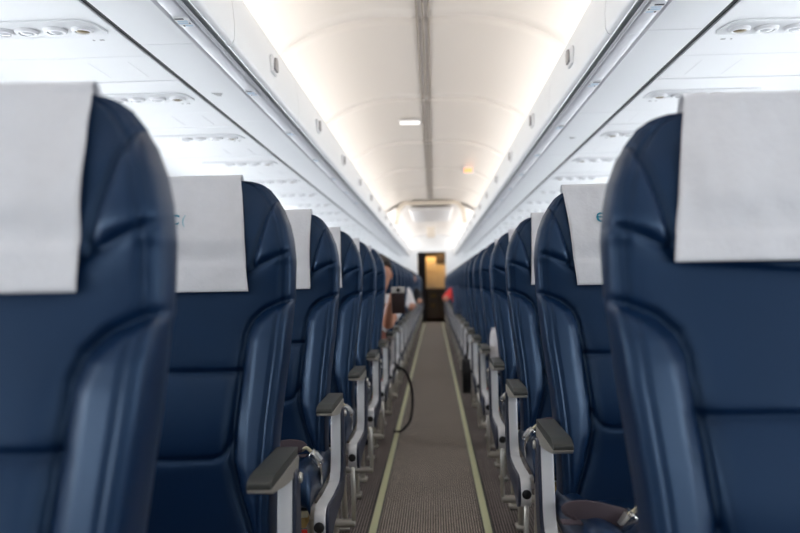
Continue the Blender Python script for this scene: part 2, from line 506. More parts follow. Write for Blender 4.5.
# ------------------------------------------------------------------ passenger service panels
def make_psu(s, L):
    r = empty('service_panel')
    bm = bmesh.new()
    add_box(bm, (s * 0.779, 0.003, 1.600), (s * 1.70, 0.50, 1.614), 0.003)
    obj('panel', bm, M['psu'], r)
    bm = bmesh.new()
    add_box(bm, (s * 0.779, 0.503, 1.601), (s * 1.70, L - 0.003, 1.614), 0.003)
    obj('speaker_panel', bm, M['psu'], r)
    # tray shaped surround
    bm = bmesh.new()
    add_prism(bm, round_poly([(s * 0.82, 0.16), (s * 1.20, 0.16), (s * 1.22, 0.29), (s * 0.80, 0.29)], 0.04), 1.5955, 1.601, 0.002, axis='z')
    sr = obj('lamp_surround', bm, M['psu'], r, smooth=True)
    for q, x in enumerate((0.925, 1.000, 1.060)):
        bm = bmesh.new()
        add_lathe(bm, [(0.030, 0.006), (0.030, 0.0), (0.026, -0.005), (0.020, -0.005), (0.018, 0.001), (0.018, 0.006)], (s * x, 0.225, 1.592), seg=24)
        rl = obj('reading_lamp', bm, M['white_pl'], r, smooth=True)
        bm = bmesh.new()
        add_lathe(bm, [(0.0165, 0.004), (0.0165, -0.003), (0.012, -0.006), (0.004, -0.0075)], (s * x, 0.225, 1.592), seg=20)
        obj('lens', bm, M['lens'], rl, smooth=True)
    bm = bmesh.new()
    add_lathe(bm, [(0.028, 0.006), (0.028, 0.0), (0.024, -0.005), (0.019, -0.005), (0.017, 0.002)], (s * 0.854, 0.225, 1.592), seg=24)
    g = obj('air_vent', bm, M['white_pl'], r, smooth=True)
    bm = bmesh.new()
    add_lathe(bm, [(0.0175, 0.004), (0.0175, -0.003), (0.010, -0.006), (0.003, -0.006)], (s * 0.854, 0.225, 1.592), seg=18)
    obj('vent_nozzle', bm, M['bronze'], g, smooth=True)
    for xa, xb in ((0.842, 0.854), (0.868, 0.873)):
        bm = bmesh.new(); add_box(bm, (s * xa, 0.332, 1.599), (s * xb, 0.340, 1.6005)); obj('indicator', bm, M['latch'], r)
    for x in (0.86, 0.98):
        bm = bmesh.new(); add_box(bm, (s * x, 0.56, 1.6003), (s * (x + 0.0022), 0.74, 1.6015))
        obj('panel_seam', bm, M['alu_paint'], r)
    return r
for s, side, y00 in ((-1, 'left', 2.083 - 0.225 - 0.79), (1, 'right', 2.24 - 0.225 - 0.79)):
    proto = None; n = 0; y = y00
    while y < Y1 - 0.7:
        o = make_psu(s, 0.79) if proto is None else copy_tree(proto)
        proto = proto or o
        o.location = (0, y, 0)
        tag(o, 'white service panel with reading lamps and air vent, %s from the front, %s side' % (ORD[n], side), 'service panel', 'service panels above the %s seats' % side)
        y += 0.79; n += 1

# ------------------------------------------------------------------ seats
PITCH = 0.79
SW = 0.46; HW = SW / 2
# outline: (z, inset from the widest edge)
OUT = [(0.40, 0.030), (0.50, 0.034), (0.60, 0.031), (0.68, 0.025), (0.80, 0.011), (0.90, 0.003), (0.983, 0.0), (1.020, 0.0035), (1.053, 0.0107),
       (1.085, 0.024), (1.111, 0.041), (1.129, 0.055), (1.141, 0.072), (1.147, 0.090), (1.150, 0.12)]
_oz = np.array([a for a, b in OUT]); _oi = np.array([b for a, b in OUT])
def inset_at(z): return np.interp(z, _oz, _oi)
SEAMS = [  # in (distance from centre, z); width, depth
    ([(0.232, 1.000), (0.20, 0.990), (0.17, 0.976), (0.14, 0.962), (0.0, 0.945)], 0.0035, 0.007),
    ([(0.190, 1.104), (0.176, 1.07), (0.164, 1.03), (0.150, 0.975)], 0.004, 0.009),
    ([(0.232, 0.905), (0.205, 0.899), (0.175, 0.886), (0.152, 0.864), (0.140, 0.835), (0.135, 0.79), (0.129, 0.72), (0.122, 0.65), (0.123, 0.60), (0.138, 0.54), (0.165, 0.46), (0.18, 0.40)], 0.0042, 0.010),
    ([(0.0, 0.765), (0.130, 0.765)], 0.0045, 0.010),
    ([(0.0, 0.603), (0.085, 0.605), (0.107, 0.613), (0.121, 0.640)], 0.004, 0.009),
]
def seam_field(A, Z):
    H = np.zeros_like(A)
    for pts, w, dep in SEAMS:
        D = np.full_like(A, 9.0)
        for (a0, z0), (a1, z1) in zip(pts, pts[1:]):
            dx, dz = a1 - a0, z1 - z0
            L2 = dx * dx + dz * dz
            t = np.clip(((A - a0) * dx + (Z - z0) * dz) / L2, 0, 1)
            D = np.minimum(D, np.hypot(A - a0 - t * dx, Z - z0 - t * dz))
        H += dep * np.exp(-(D / w) ** 2) + dep * 0.30 * np.exp(-(D / (w * 3.6)) ** 2)
    return H
def sstep(e0, e1, x):
    t = np.clip((x - e0) / (e1 - e0), 0, 1); return t * t * (3 - 2 * t)
def front_y(A, Z):
    """depth of the seat face (local y, smaller = towards the camera)"""
    y = (Z - 1.0) * 0.18 + 0.020 * sstep(1.0, 1.17, Z) - 0.028
    y -= 0.018 * np.exp(-((Z - 0.66) / 0.10) ** 2) * (1 - sstep(0.10, 0.15, A))       # lumbar
    bs = np.interp(Z, [0.40, 0.46, 0.53, 0.59, 0.64, 0.72, 0.79, 0.83, 0.86, 0.882, 0.897, 0.905], [0.180, 0.165, 0.138, 0.123, 0.122, 0.129, 0.135, 0.140, 0.152, 0.177, 0.206, 0.232])
    low = 1 - sstep(0.90, 1.02, Z)
    y -= 0.012 * sstep(0.0, 0.03, A - bs) * low + 0.030 * np.clip((A - bs) / 0.105, 0, 1) * low                                       # side bolster
    y -= 0.020 * sstep(0.10, 0.22, A) * (1 - low) * (1 - sstep(1.06, 1.13, Z))         # wings of the headrest
    y -= 0.007 * sstep(-0.004, 0.010, A - np.interp(Z, [0.975, 1.03, 1.07, 1.104], [0.150, 0.164, 0.176, 0.190])) * sstep(0.97, 1.0, Z) * (1 - sstep(1.09, 1.12, Z))
    y -= 0.010 * sstep(0.985, 1.03, Z) * (1 - sstep(0.05, 0.16, A))                    # head pad
    y += seam_field(A, Z)
    return y
def backrest_mesh():
    zs = np.concatenate([np.linspace(0.40, 1.09, 140), np.linspace(1.094, 1.150, 22)])
    nf = 92
    V = []; Fc = []
    loops = []
    tt = np.linspace(-1, 1, nf)
    tt = np.sign(tt) * (1 - (1 - np.abs(tt)) ** 1.15)
    for z in zs:
        w = HW - float(inset_at(z))
        a = np.abs(tt) * w
        din = w - a
        yf = front_y(a, np.full_like(a, z))
        yf += 0.0050 * np.exp(-((din - 0.019) / 0.0030) ** 2)                   # piping seams near the edge
        yf += 0.0030 * np.exp(-((din - 0.008) / 0.0022) ** 2)
        edge = np.clip(1 - din / 0.016, 0, 1)
        yf += 0.018 * (1 - np.sqrt(np.maximum(0, 1 - edge ** 2)))
        ring = [(t * w, y, z) for t, y in zip(tt, yf)]
        th = np.interp(z, [0.4, 0.9, 1.09, 1.152], [0.10, 0.075, 0.055, 0.030])
        ye = yf[-1]; yb = (z - 1.0) * 0.18 - 0.028 + th
        for k in range(1, 4):                                                   # side band
            q = k / 4
            ring.append((w + 0.0025 * math.sin(PI * q), ye * (1 - q) + (yb - 0.012) * q, z))
        for k in range(13):
            u = 1 - 2 * k / 12
            ring.append((u * w * (1 if abs(u) < 1 else 0.985), yb - 0.012 * abs(u) ** 6, z))
        for k in range(3, 0, -1):
            q = k / 4
            ring.append((-w - 0.0025 * math.sin(PI * q), ye * (1 - q) + (yb - 0.012) * q, z))
        loops.append(ring)
    # round over the top
    top = np.array(loops[-1]); c = top.mean(0)
    for sc, dz in ((0.985, 0.0015), (0.95, 0.0025), (0.85, 0.003)):
        r = c + (top - c) * np.array([0.6 + 0.4 * sc if False else 1 - (1 - sc) * 0.35, sc, 1]) ; r[:, 2] = top[:, 2] + dz
        loops.append([tuple(p) for p in r])
    n = len(loops[0])
    for L in loops: V += L
    for j in range(len(loops) - 1):
        for i in range(n):
            a = j * n + i; b = j * n + (i + 1) % n
            Fc.append((a, b, b + n, a + n))
    Fc.append(tuple(range(n))[::-1]); Fc.append(tuple(range((len(loops) - 1) * n, len(loops) * n)))
    me = bpy.data.meshes.new('backrest'); me.from_pydata([tuple(map(float, v)) for v in V], [], Fc)
    bm = bmesh.new(); bm.from_mesh(me); bmesh.ops.recalc_face_normals(bm, faces=bm.faces); bm.to_mesh(me); bm.free()
    return me

def cushion_mesh():
    """seat cushion as a grid: local centre x=0, y from -0.53 (front) to -0.09"""
    nx, ny = 44, 56
    V = []; Fc = []
    w = 0.212
    def top(x, t):
        ax = abs(x)
        z = 0.452 + 0.028 * sstep(0.25, 0.95, t) * 1.0
        z += 0.018 * sstep(0.13, 0.18, ax)
        z -= 0.006 * math.exp(-((ax - 0.135) / 0.005) ** 2)
        z -= 0.005 * math.exp(-((t - 0.62) / 0.014) ** 2) * (1 if ax < 0.135 else 0)
        e = max(0, 1 - (w - ax) / 0.03); z -= 0.03 * (1 - math.sqrt(max(0, 1 - e * e)))
        return z
    prof = []
    for j in range(ny + 1):
        t = j / ny
        prof.append(t)
    for t in prof:
        for i in range(nx + 1):
            x = -w + 2 * w * i / nx
            if t <= 0.86:
                y = -0.075 - (t / 0.86) * 0.40; z = top(x, t / 0.86)
            else:
                a = (t - 0.86) / 0.14 * PI * 0.62
                y = -0.475 - 0.050 * math.sin(a); z = top(x, 1.0) - 0.055 * (1 - math.cos(a))
            V.append((x, float(y), float(z)))
    n = nx + 1
    for j in range(ny):
        for i in range(nx):
            a = j * n + i; Fc.append((a, a + 1, a + n + 1, a + n))
    base = len(V)
    ring = [i for i in range(n)] + [j * n + nx for j in range(1, ny + 1)] + [ny * n + i for i in range(nx - 1, -1, -1)] + [j * n for j in range(ny - 1, 0, -1)]
    for q in ring: V.append((V[q][0] * 0.97, max(-0.47, V[q][1]), 0.40))
    m_ = len(ring)
    for i in range(m_):
        Fc.append((ring[i], ring[(i + 1) % m_], base + (i + 1) % m_, base + i))
    Fc.append(tuple(range(base, base + m_)))
    me = bpy.data.meshes.new('seat_cushion'); me.from_pydata(V, [], Fc)
    bm = bmesh.new(); bm.from_mesh(me); bmesh.ops.recalc_face_normals(bm, faces=bm.faces); bm.to_mesh(me); bm.free()
    return me

BACK = backrest_mesh(); BACK.materials.append(M['leather'])
CUSH = cushion_mesh(); CUSH.materials.append(M['leather'])
for me in (BACK, CUSH): me.polygons.foreach_set('use_smooth', [True] * len(me.polygons))

def link_shared(name, me, parent):
    o = bpy.data.objects.new(name, me); COL.objects.link(o); o.parent = parent; return o

def make_seat(s):
    """aisle seat; local x=0 is the seat centre, +x*(-s) points to the aisle. s=-1 for left rows."""
    A = -s                               # direction of the aisle
    def X(u): return A * (HW - u)        # u = distance outboard from the widest seat edge
    r = empty('aisle_seat')
    link_shared('backrest', BACK, r)
    link_shared('seat_cushion', CUSH, r)
    # armrest: metal body with soft pad
    u0, u1 = -0.016, 0.024
    bm = bmesh.new()
    body = round_poly([(-0.348, 0.599), (-0.22, 0.582), (-0.095, 0.576), (-0.085, 0.600), (-0.085, 0.608), (-0.354, 0.606)], [0.003, 0.05, 0.01, 0.01, 0.004, 0.003], 4)
    add_prism(bm, body, X(u0), X(u1), 0.003, 2)
    ar = obj('armrest', bm, M['champagne'], r, smooth=True)
    bm = bmesh.new()
    pad = round_poly([(-0.352, 0.6045), (-0.300, 0.6045), (-0.090, 0.606), (-0.083, 0.624), (-0.32, 0.624), (-0.352, 0.616)], [0.003, 0.01, 0.003, 0.006, 0.03, 0.008], 6)
    add_prism(bm, pad, X(u0 + 0.0015), X(u1 + 0.001), 0.0045, 3)
    obj('armrest_pad', bm, M['pad'], ar, smooth=True)
    # side frame: vertical post, elbow and rounded front boss
    frame = [(-0.105, 0.590), (-0.150, 0.590), (-0.168, 0.440), (-0.180, 0.412), (-0.21, 0.401), (-0.33, 0.399), (-0.455, 0.405), (-0.487, 0.400), (-0.503, 0.380), (-0.503, 0.350),
             (-0.488, 0.325), (-0.455, 0.318), (-0.425, 0.325), (-0.38, 0.338), (-0.28, 0.350), (-0.16, 0.362), (-0.115, 0.39), (-0.10, 0.45)]
    frame = round_poly(frame, 0.012, 3)
    bm = bmesh.new(); add_prism(bm, frame, X(-0.014), X(0.013), 0.003, 2)
    fr = obj('side_frame', bm, M['alu_paint'], r, smooth=True)
    bm = bmesh.new()
    cover = [(y * 0.985 - 0.002, z - 0.002) for y, z in frame]
    add_prism(bm, cover, X(-0.0215), X(-0.0135), 0.003, 3)
    obj('side_cover', bm, M['navy_plate'], fr, smooth=True)
    bm = bmesh.new(); add_lathe(bm, [(0.0125, 0.0), (0.0125, -0.004), (0.009, -0.0065), (0.002, -0.007)], (X(0.0), -0.503, 0.362), axis='y', seg=20)
    obj('boss_cap', bm, M['black'], fr, smooth=True)
    bm = bmesh.new(); add_lathe(bm, [(0.008, -0.006), (0.010, -0.004), (0.010, 0.004), (0.008, 0.006)], (X(-0.021), -0.117, 0.572), axis='x', seg=16)
    obj('pivot_screw', bm, M['champagne'], fr, smooth=True)
    # beams under the cushion
    for y in (-0.40, -0.16):
        bm = bmesh.new(); add_lathe(bm, [(0.019, 0.0), (0.019, SW - 0.03)], (min(X(0.02), X(SW - 0.01)), y, 0.372), axis='x', seg=16)
        obj('cross_beam', bm, M['alu_paint'], r, smooth=True)
    bm = bmesh.new(); add_box(bm, (X(0.03), -0.475, 0.391), (X(SW - 0.02), -0.06, 0.402), 0.003)
    obj('cushion_pan', bm, M['black'], r)
    # legs
    for y0_, y1_ in ((-0.40, -0.36), (-0.16, -0.06)):
        bm = bmesh.new(); add_tube(bm, [(X(0.075), y0_, 0.37), (X(0.075), (y0_ + y1_) / 2, 0.18), (X(0.075), y1_, 0.004)], 0.012, 10)
        add_box(bm, (X(0.055), y1_ - 0.035, 0.0), (X(0.095), y1_ + 0.035, 0.014), 0.004)
        obj('leg', bm, M['champagne'], r, smooth=True)
    # luggage bar
    bm = bmesh.new()
    add_tube(bm, [(X(0.002), -0.478, 0.335), (X(-0.002), -0.500, 0.29), (X(-0.004), -0.508, 0.24), (X(-0.003), -0.500, 0.19), (X(0.0), -0.49, 0.15), (X(0.004), -0.488, 0.142)], 0.0075, 10, 4)
    lb = obj('luggage_bar', bm, M['champagne'], r, smooth=True)
    bm = bmesh.new(); add_lathe(bm, [(0.010, 0.0), (0.014, 0.004), (0.014, SW - 0.02), (0.010, SW - 0.016)], (min(X(-0.006), X(SW - 0.022)), -0.488, 0.144), axis='x', seg=14)
    obj('cross_tube', bm, M['champagne'], lb, smooth=True)
    # life vest pouch with red tab
    bm = bmesh.new(); add_box(bm, (X(0.035), -0.478, 0.352), (X(0.20), -0.42, 0.376), 0.005)
    lv = obj('life_vest_pouch', bm, M['yellow'], r, smooth=True)
    bm = bmesh.new(); add_box(bm, (X(0.032), -0.484, 0.342), (X(0.085), -0.474, 0.350), 0.002)
    obj('pull_tab', bm, M['red'], lv)
    bm = bmesh.new(); add_box(bm, (X(0.030), -0.480, 0.378), (X(0.062), -0.45, 0.394), 0.003)
    obj('cream_clip', bm, M['cream'], lv)
    # seat belt lying across the cushion, buckle by the armrest
    bm = bmesh.new()
    add_tube(bm, [(X(0.42), -0.12, 0.475), (X(0.34), -0.22, 0.478), (X(0.24), -0.33, 0.486), (X(0.16), -0.375, 0.494), (X(0.09), -0.385, 0.505), (X(0.045), -0.385, 0.507)], 0, 12, 5, flat=(0.045, 0.0045))
    sb = obj('seat_belt', bm, M['webbing'], r, smooth=True)
    bm = bmesh.new()
    add_tube(bm, [(X(0.19), -0.365, 0.500), (X(0.14), -0.39, 0.520), (X(0.09), -0.40, 0.533), (X(0.058), -0.395, 0.528), (X(0.062), -0.39, 0.517)], 0, 12, 5, flat=(0.006, 0.034))
    obj('belt_fold', bm, M['webbing'], sb, smooth=True)
    bk = empty('buckle', (X(0.022), -0.385, 0.500)); bk.parent = r
    bm = bmesh.new()
    add_prism(bm, round_poly([(-0.021, -0.026), (0.021, -0.026), (0.021, 0.026), (-0.021, 0.026)], 0.008), -0.006, 0.007, 0.003, axis='z')
    bmesh.ops.rotate(bm, verts=bm.verts, cent=(0, 0, 0), matrix=Matrix.Rotation(A * math.radians(50), 3, 'Y'))
    obj('buckle_body', bm, M['chrome'], bk, smooth=True)
    bm = bmesh.new()
    add_prism(bm, round_poly([(-0.012, -0.015), (0.012, -0.015), (0.012, 0.015), (-0.012, 0.015)], 0.004), 0.007, 0.0105, 0.001, axis='z')
    bmesh.ops.rotate(bm, verts=bm.verts, cent=(0, 0, 0), matrix=Matrix.Rotation(A * math.radians(50), 3, 'Y'))
    obj('buckle_flap', bm, M['alu'], bk, smooth=True)
    bm = bmesh.new()
    add_tube(bm, [(-A * 0.034, -0.004, 0.022), (-A * 0.022, -0.012, 0.028), (-A * 0.012, -0.004, 0.018), (0, 0, 0.008)], 0.0045, 10, 5)
    obj('latch_tongue', bm, M['cream'], bk, smooth=True)
    bm = bmesh.new()
    add_tube(bm, [(A * 0.008, 0.006, -0.012), (A * 0.010, 0.02, -0.035), (A * 0.006, 0.05, -0.055), (A * 0.004, 0.07, -0.075)], 0, 10, 4, flat=(0.020, 0.003), up=(1, 0, 0))
    obj('belt_anchor', bm, M['chrome'], bk, smooth=True)
    return r

def cover_mesh(seed, ltop=0.146, lbot=0.155, rtop=0.146, rbot=0.155, zbot=0.922):
    """disposable cover: front flap, over the top, short back flap"""
    rnd = random.Random(seed)
    path = []
    for z in np.linspace(zbot, 1.150, 40): path.append(('f', float(z)))
    for k in range(1, 8): path.append(('t', k / 8))
    for z in np.linspace(1.150, 1.02, 14): path.append(('b', float(z)))
    nx = 40
    V = []; Fc = []
    sd = seed * 3.7
    for j, (kind, q) in enumerate(path):
        for i in range(nx + 1):
            t = -1 + 2 * i / nx
            zz = q if kind != 't' else 1.15
            q_ = min(1.0, max(0.0, (1.15 - zz) / 0.23))
            hw = (ltop + (lbot - ltop) * q_) if t < 0 else (rtop + (rbot - rtop) * q_)
            hw += 0.0035 * noise.noise(Vector((sd + (9 if t > 0 else 0), zz * 9, 0)))
            x = t * hw
            a = abs(x)
            if kind == 'f':
                av = np.array([0.9 * a]); y = float(front_y(av * 0 + min(a, 0.12) * 0.9, np.array([max(q, 0.975)]))[0])
                if q < 0.975: y = y + (q - 0.975) * 0.18 - 0.003
                y -= 0.0055 + 0.0035 * noise.noise(Vector((x * 14 + sd, q * 9, 1))) + 0.002 * noise.noise(Vector((x * 45 + sd, q * 30, 5)))
                y -= 0.010 * (1.15 - q) / 0.23 * 0.35 + (0.006 * sstep(0.10, 0.15, np.array(a)) * noise.noise(Vector((sd, q * 12, 3 if t > 0 else 8))))
                z = q
            elif kind == 't':
                yf = float(front_y(np.array([min(a, .12) * 0.9]), np.array([1.15]))[0]) - 0.0055
                yb = 0.15 * 0.18 - 0.028 + 0.036
                y = yf + (yb - yf) * (1 - math.cos(PI * q)) / 2
                z = 1.15 + 0.0105 * math.sin(PI * q) + 0.001 * noise.noise(Vector((x * 20 + sd, q * 3, 2)))
            else:
                th = float(np.interp(q, [0.4, 0.9, 1.09, 1.152], [0.10, 0.075, 0.055, 0.030]))
                y = (q - 1.0) * 0.18 - 0.028 + th + 0.006
                z = q
            V.append((x, float(y), z))
    n = nx + 1
    for j in range(len(path) - 1):
        for i in range(nx):
            a = j * n + i; Fc.append((a, a + 1, a + n + 1, a + n))
    me = bpy.data.meshes.new('headrest_cover'); me.from_pydata(V, [], Fc)
    me.materials.append(M['paper'])
    me.polygons.foreach_set('use_smooth', [True] * len(me.polygons))
    return me
LOGO_E = text_mesh('e', 0.050, 0.0)
LOGO_M = text_mesh('EC', 0.029, 0.0006)
LOGO_F = text_mesh('(', 0.026, 0.0)
LOGO_E.materials.clear(); LOGO_E.materials.append(M['logo'])
LOGO_M.materials.clear(); LOGO_M.materials.append(M['logo'])
LOGO_F.materials.clear(); LOGO_F.materials.append(M['logo_faint'])
def make_cover(seed, logo=True, **kw):
    me = cover_mesh(seed, **kw)
    o = bpy.data.objects.new('headrest_cover', me); COL.objects.link(o)
    md = o.modifiers.new('thick', 'SOLIDIFY'); md.thickness = 0.0012; md.offset = 0
    if logo:
        for mm, x, z in ((LOGO_E, -0.079, 1.082), (LOGO_M, -0.014, 1.066), (LOGO_F, 0.011, 1.066)):
            m2 = mm.copy()
            b2 = bmesh.new(); b2.from_mesh(m2)
            for _ in range(3):
                bmesh.ops.triangulate(b2, faces=b2.faces)
                bmesh.ops.subdivide_edges(b2, edges=[e for e in b2.edges if e.calc_length() > 0.005], cuts=1)
            bmesh.ops.triangulate(b2, faces=b2.faces); b2.to_mesh(m2); b2.free()
            for v in m2.vertices:                      # the print follows the cloth
                px_, pz_, off = v.co.x + x, v.co.y + z, v.co.z
                j = min(range(40), key=lambda q: abs(me.vertices[q * 41].co.z - pz_))
                i = min(range(41), key=lambda q: abs(me.vertices[j * 41 + q].co.x - px_))
                yc = min(me.vertices[min(39, max(0, j + dj)) * 41 + min(40, max(0, i + di))].co.y for dj in (-1, 0, 1) for di in (-1, 0, 1))
                v.co = (px_, yc - 0.0016 - off, pz_)
            l = bpy.data.objects.new('printed_logo', m2); COL.objects.link(l); l.parent = o
    return o
EDGE = {-1: 0.250, 1: 0.268}
ROW0 = {-1: 0.89, 1: 1.185}
NROW = {-1: 24, 1: 23}
COVER_KW = {(-1, 0): dict(seed=11, rtop=0.138, rbot=0.147, zbot=0.928), (-1, 1): dict(seed=13, rtop=0.120, rbot=0.146), (1, 0): dict(seed=12, logo=False, ltop=0.120, lbot=0.158, zbot=0.940),
            (1, 1): dict(seed=14, ltop=0.160, lbot=0.141), 0: dict(seed=17), 1: dict(seed=18, ltop=0.150, rtop=0.150), 2: dict(seed=21, ltop=0.143, rbot=0.150)}
cover_proto = {}
SMALL = ('boss_cap', 'pivot_screw', 'life_vest_pouch', 'cushion_pan', 'belt_fold', 'buckle_flap', 'belt_anchor')
seat_of = {}
for s, side in ((-1, 'left'), (1, 'right')):
    proto = make_seat(s)
    for k in range(NROW[s]):
        o = proto if k == 0 else copy_tree(proto, drop=SMALL if k > 11 else ())
        cx = s * (EDGE[s] + HW); y = ROW0[s] + PITCH * k
        if (s, k) == (1, 0): cx -= 0.020; y -= 0.10      # front right row stands with a wider pitch
        dz = 0.012 if (s, k) == (1, 0) else 0.0
        o.location = (cx, y, 0)
        where = {0: 'nearest the camera'}.get(k, '%s from the camera' % ORD[k])
        tag(o, 'navy leather aisle seat on the %s of the aisle, %s' % (side, where), 'airplane seat', 'aisle seats in the %s column' % side)
        seat_of[(s, k)] = o
        ck = (s, k) if k < 2 else k % 3
        if ck not in cover_proto: c = cover_proto[ck] = make_cover(**COVER_KW[ck])
        else: c = copy_tree(cover_proto[ck], drop=('printed_logo',) if k > 6 else ())
        c.location = (cx, y, dz)
        tag(c, 'white paper headrest cover on the %s seat from the camera, %s side' % (ORD[k], side), 'headrest cover', 'headrest covers on the %s seats' % side)
# the belt on the second right seat lies pulled towards the aisle, its buckle further in
for ch in seat_of[(1, 1)].children:
    if ch.name.startswith('seat_belt'): ch.location = (-0.055, -0.02, -0.022)
    if ch.name.startswith('buckle'): ch.location.x += 0.085; ch.location.y -= 0.03; ch.location.z -= 0.012

# seats beyond the aisle seats, towards the windows
for s, side in ((-1, 'left'), (1, 'right')):
    for k in range(NROW[s]):
        a_ = seat_of[(s, k)]
        o = copy_tree(a_, drop=SMALL + ('seat_belt', 'buckle', 'luggage_bar'))
        o.name = 'middle_seat'
        o.location = (a_.location.x + s * 0.485, a_.location.y, 0)
        tag(o, 'navy leather middle seat beside the %s aisle seat from the camera, %s side' % (ORD[k], side), 'airplane seat', 'middle seats on the %s side' % side)
        c = copy_tree(cover_proto[k % 3], drop=('printed_logo',))
        c.location = (o.location.x, o.location.y, 0)
        tag(c, 'white paper headrest cover on the %s middle seat from the camera, %s side' % (ORD[k], side), 'headrest cover', 'headrest covers on the %s middle seats' % side)

# ------------------------------------------------------------------ aft galley
g = empty('galley_unit', (0, Y1 + 0.75, 0))
bm = bmesh.new(); add_box(bm, (-0.45, 0.0, 0.82), (0.75, 0.6, 1.60), 0.01); obj('cabinet_body', bm, M['galley_panel'], g)
for x0, x1 in ((-0.43, -0.17), (-0.155, 0.075)):
    bm = bmesh.new(); add_box(bm, (x0, -0.02, 1.22), (x1, 0.0, 1.58), 0.006); d = obj('locker_door', bm, M['galley_panel'], g)
    bm = bmesh.new(); add_box(bm, (x1 - 0.04, -0.035, 1.36), (x1 - 0.02, -0.02, 1.43), 0.004); obj('handle', bm, M['chrome'], d)
bm = bmesh.new(); add_box(bm, (0.09, -0.025, 1.44), (0.36, 0.0, 1.66), 0.01); obj('oven_door', bm, M['galley_dark'], g)
bm = bmesh.new(); add_box(bm, (-0.15, -0.03, 0.90), (0.05, 0.0, 1.18), 0.01); obj('coffee_maker', bm, M['galley_panel'], g)
bm = bmesh.new(); add_box(bm, (-0.47, -0.10, 0.77), (0.77, 0.6, 0.82), 0.006); obj('counter', bm, M['galley_dark'], g)
tag(g, 'warm lit galley cabinets behind the dark doorway at the far end', 'galley')
for i, x in enumerate((-0.30, 0.01, 0.32)):
    t = empty('galley_trolley', (x, Y1 + 0.72, 0))
    bm = bmesh.new(); add_box(bm, (-0.14, 0, 0.06), (0.14, 0.5, 0.76), 0.012); obj('body', bm, M['galley_dark'], t)
    bm = bmesh.new(); add_box(bm, (-0.07, -0.012, 0.60), (0.07, 0.0, 0.68), 0.004); obj('latch', bm, M['bronze'], t)
    bm = bmesh.new(); add_box(bm, (-0.05, -0.012, 0.36), (0.03, 0.0, 0.44), 0.004); obj('label_holder', bm, M['bronze'], t)
    for wx in (-0.11, 0.11):
        for wy in (0.05, 0.45):
            bm = bmesh.new(); add_lathe(bm, [(0.028, -0.012), (0.03, -0.008), (0.03, 0.008), (0.028, 0.012)], (wx, wy, 0.03), axis='x', seg=14); obj('wheel', bm, M['black'], t)
    tag(t, 'dark galley trolley under the far counter, %s' % ('at left', 'in the middle', 'at right')[i], 'trolley', 'galley trolleys')
bm = bmesh.new()
pts = []
n = 40
for i in range(n + 1): pts.append((-0.35 + 0.19 * i / n, Y1 + 0.09 + 0.014 * math.sin(i * 1.25)))
for i in range(n, -1, -1): pts.append((-0.35 + 0.19 * i / n, Y1 + 0.098 + 0.014 * math.sin(i * 1.25)))
add_prism(bm, pts, 0.02, 1.72, axis='z')
tag(obj('galley_curtain', bm, M['curtain']), 'dark pleated curtain drawn to the left of the far doorway', 'curtain')

# ------------------------------------------------------------------ small ceiling things
bm = bmesh.new(); add_box(bm, (0.345, 8.44, 2.045), (0.445, 8.47, 2.115), 0.005)
ex = obj('lit_sign', bm, M['white_pl'])
bm = bmesh.new(); add_box(bm, (0.355, 8.434, 2.052), (0.435, 8.441, 2.092), 0.002); obj('lit_face', bm, M['exit'], ex)
tag(ex, 'small orange lit sign hanging under the aisle ceiling, right of centre', 'sign')
bm = bmesh.new(); add_box(bm, (-0.205, 6.05, 2.117), (-0.045, 6.17, 2.135), 0.006, 3)  # added glowing plate that imitates a reflected glare streak on the ceiling
ln = obj('ceiling_glare_plate', bm, M['white_pl'], smooth=True)
bm = bmesh.new(); add_box(bm, (-0.195, 6.06, 2.1135), (-0.055, 6.16, 2.118), 0.002); obj('glare_face', bm, M['glare_glow'], ln)
tag(ln, 'small glowing plate imitating a glare streak on the aisle ceiling left of the channel', 'ceiling glare')
bm = bmesh.new(); add_box(bm, (-0.10, 17.0, 1.88), (0.07, 17.12, 2.11), 0.01)
tag(obj('hanging_sign', bm, M['tan']), 'small brown box sign hanging from the ceiling before the far doorway', 'sign')

# ------------------------------------------------------------------ loose things by the seats
bm = bmesh.new()
add_tube(bm, [(-0.222, 5.14, 0.40), (-0.20, 5.16, 0.42), (-0.150, 5.19, 0.38), (-0.122, 5.22, 0.28), (-0.118, 5.24, 0.18), (-0.135, 5.24, 0.08), (-0.19, 5.24, 0.016), (-0.24, 5.24, 0.012)], 0, 12, 6, flat=(0.016, 0.006), up=(1, 0, 0))
tag(obj('bag_strap', bm, M['black'], smooth=True), 'black strap looping into the aisle from under a left row seat', 'strap')
bm = bmesh.new()
add_prism(bm, round_poly([(5.10, 0.26), (5.28, 0.25), (5.30, 0.40), (5.25, 0.46), (5.14, 0.46), (5.08, 0.38)], 0.04), 0.196, 0.245, 0.015, 3)
bg = obj('hanging_bag', bm, M['cloth_dark'], smooth=True)
bm = bmesh.new(); add_tube(bm, [(0.22, 5.13, 0.45), (0.232, 5.14, 0.53), (0.236, 5.19, 0.565), (0.232, 5.24, 0.53), (0.22, 5.25, 0.45)], 0.005, 8, 5); obj('handle', bm, M['black'], bg, smooth=True)
tag(bg, 'small black bag hanging on the aisle side of a right row seat', 'bag')
bm = bmesh.new()
nx, nz = 16, 12
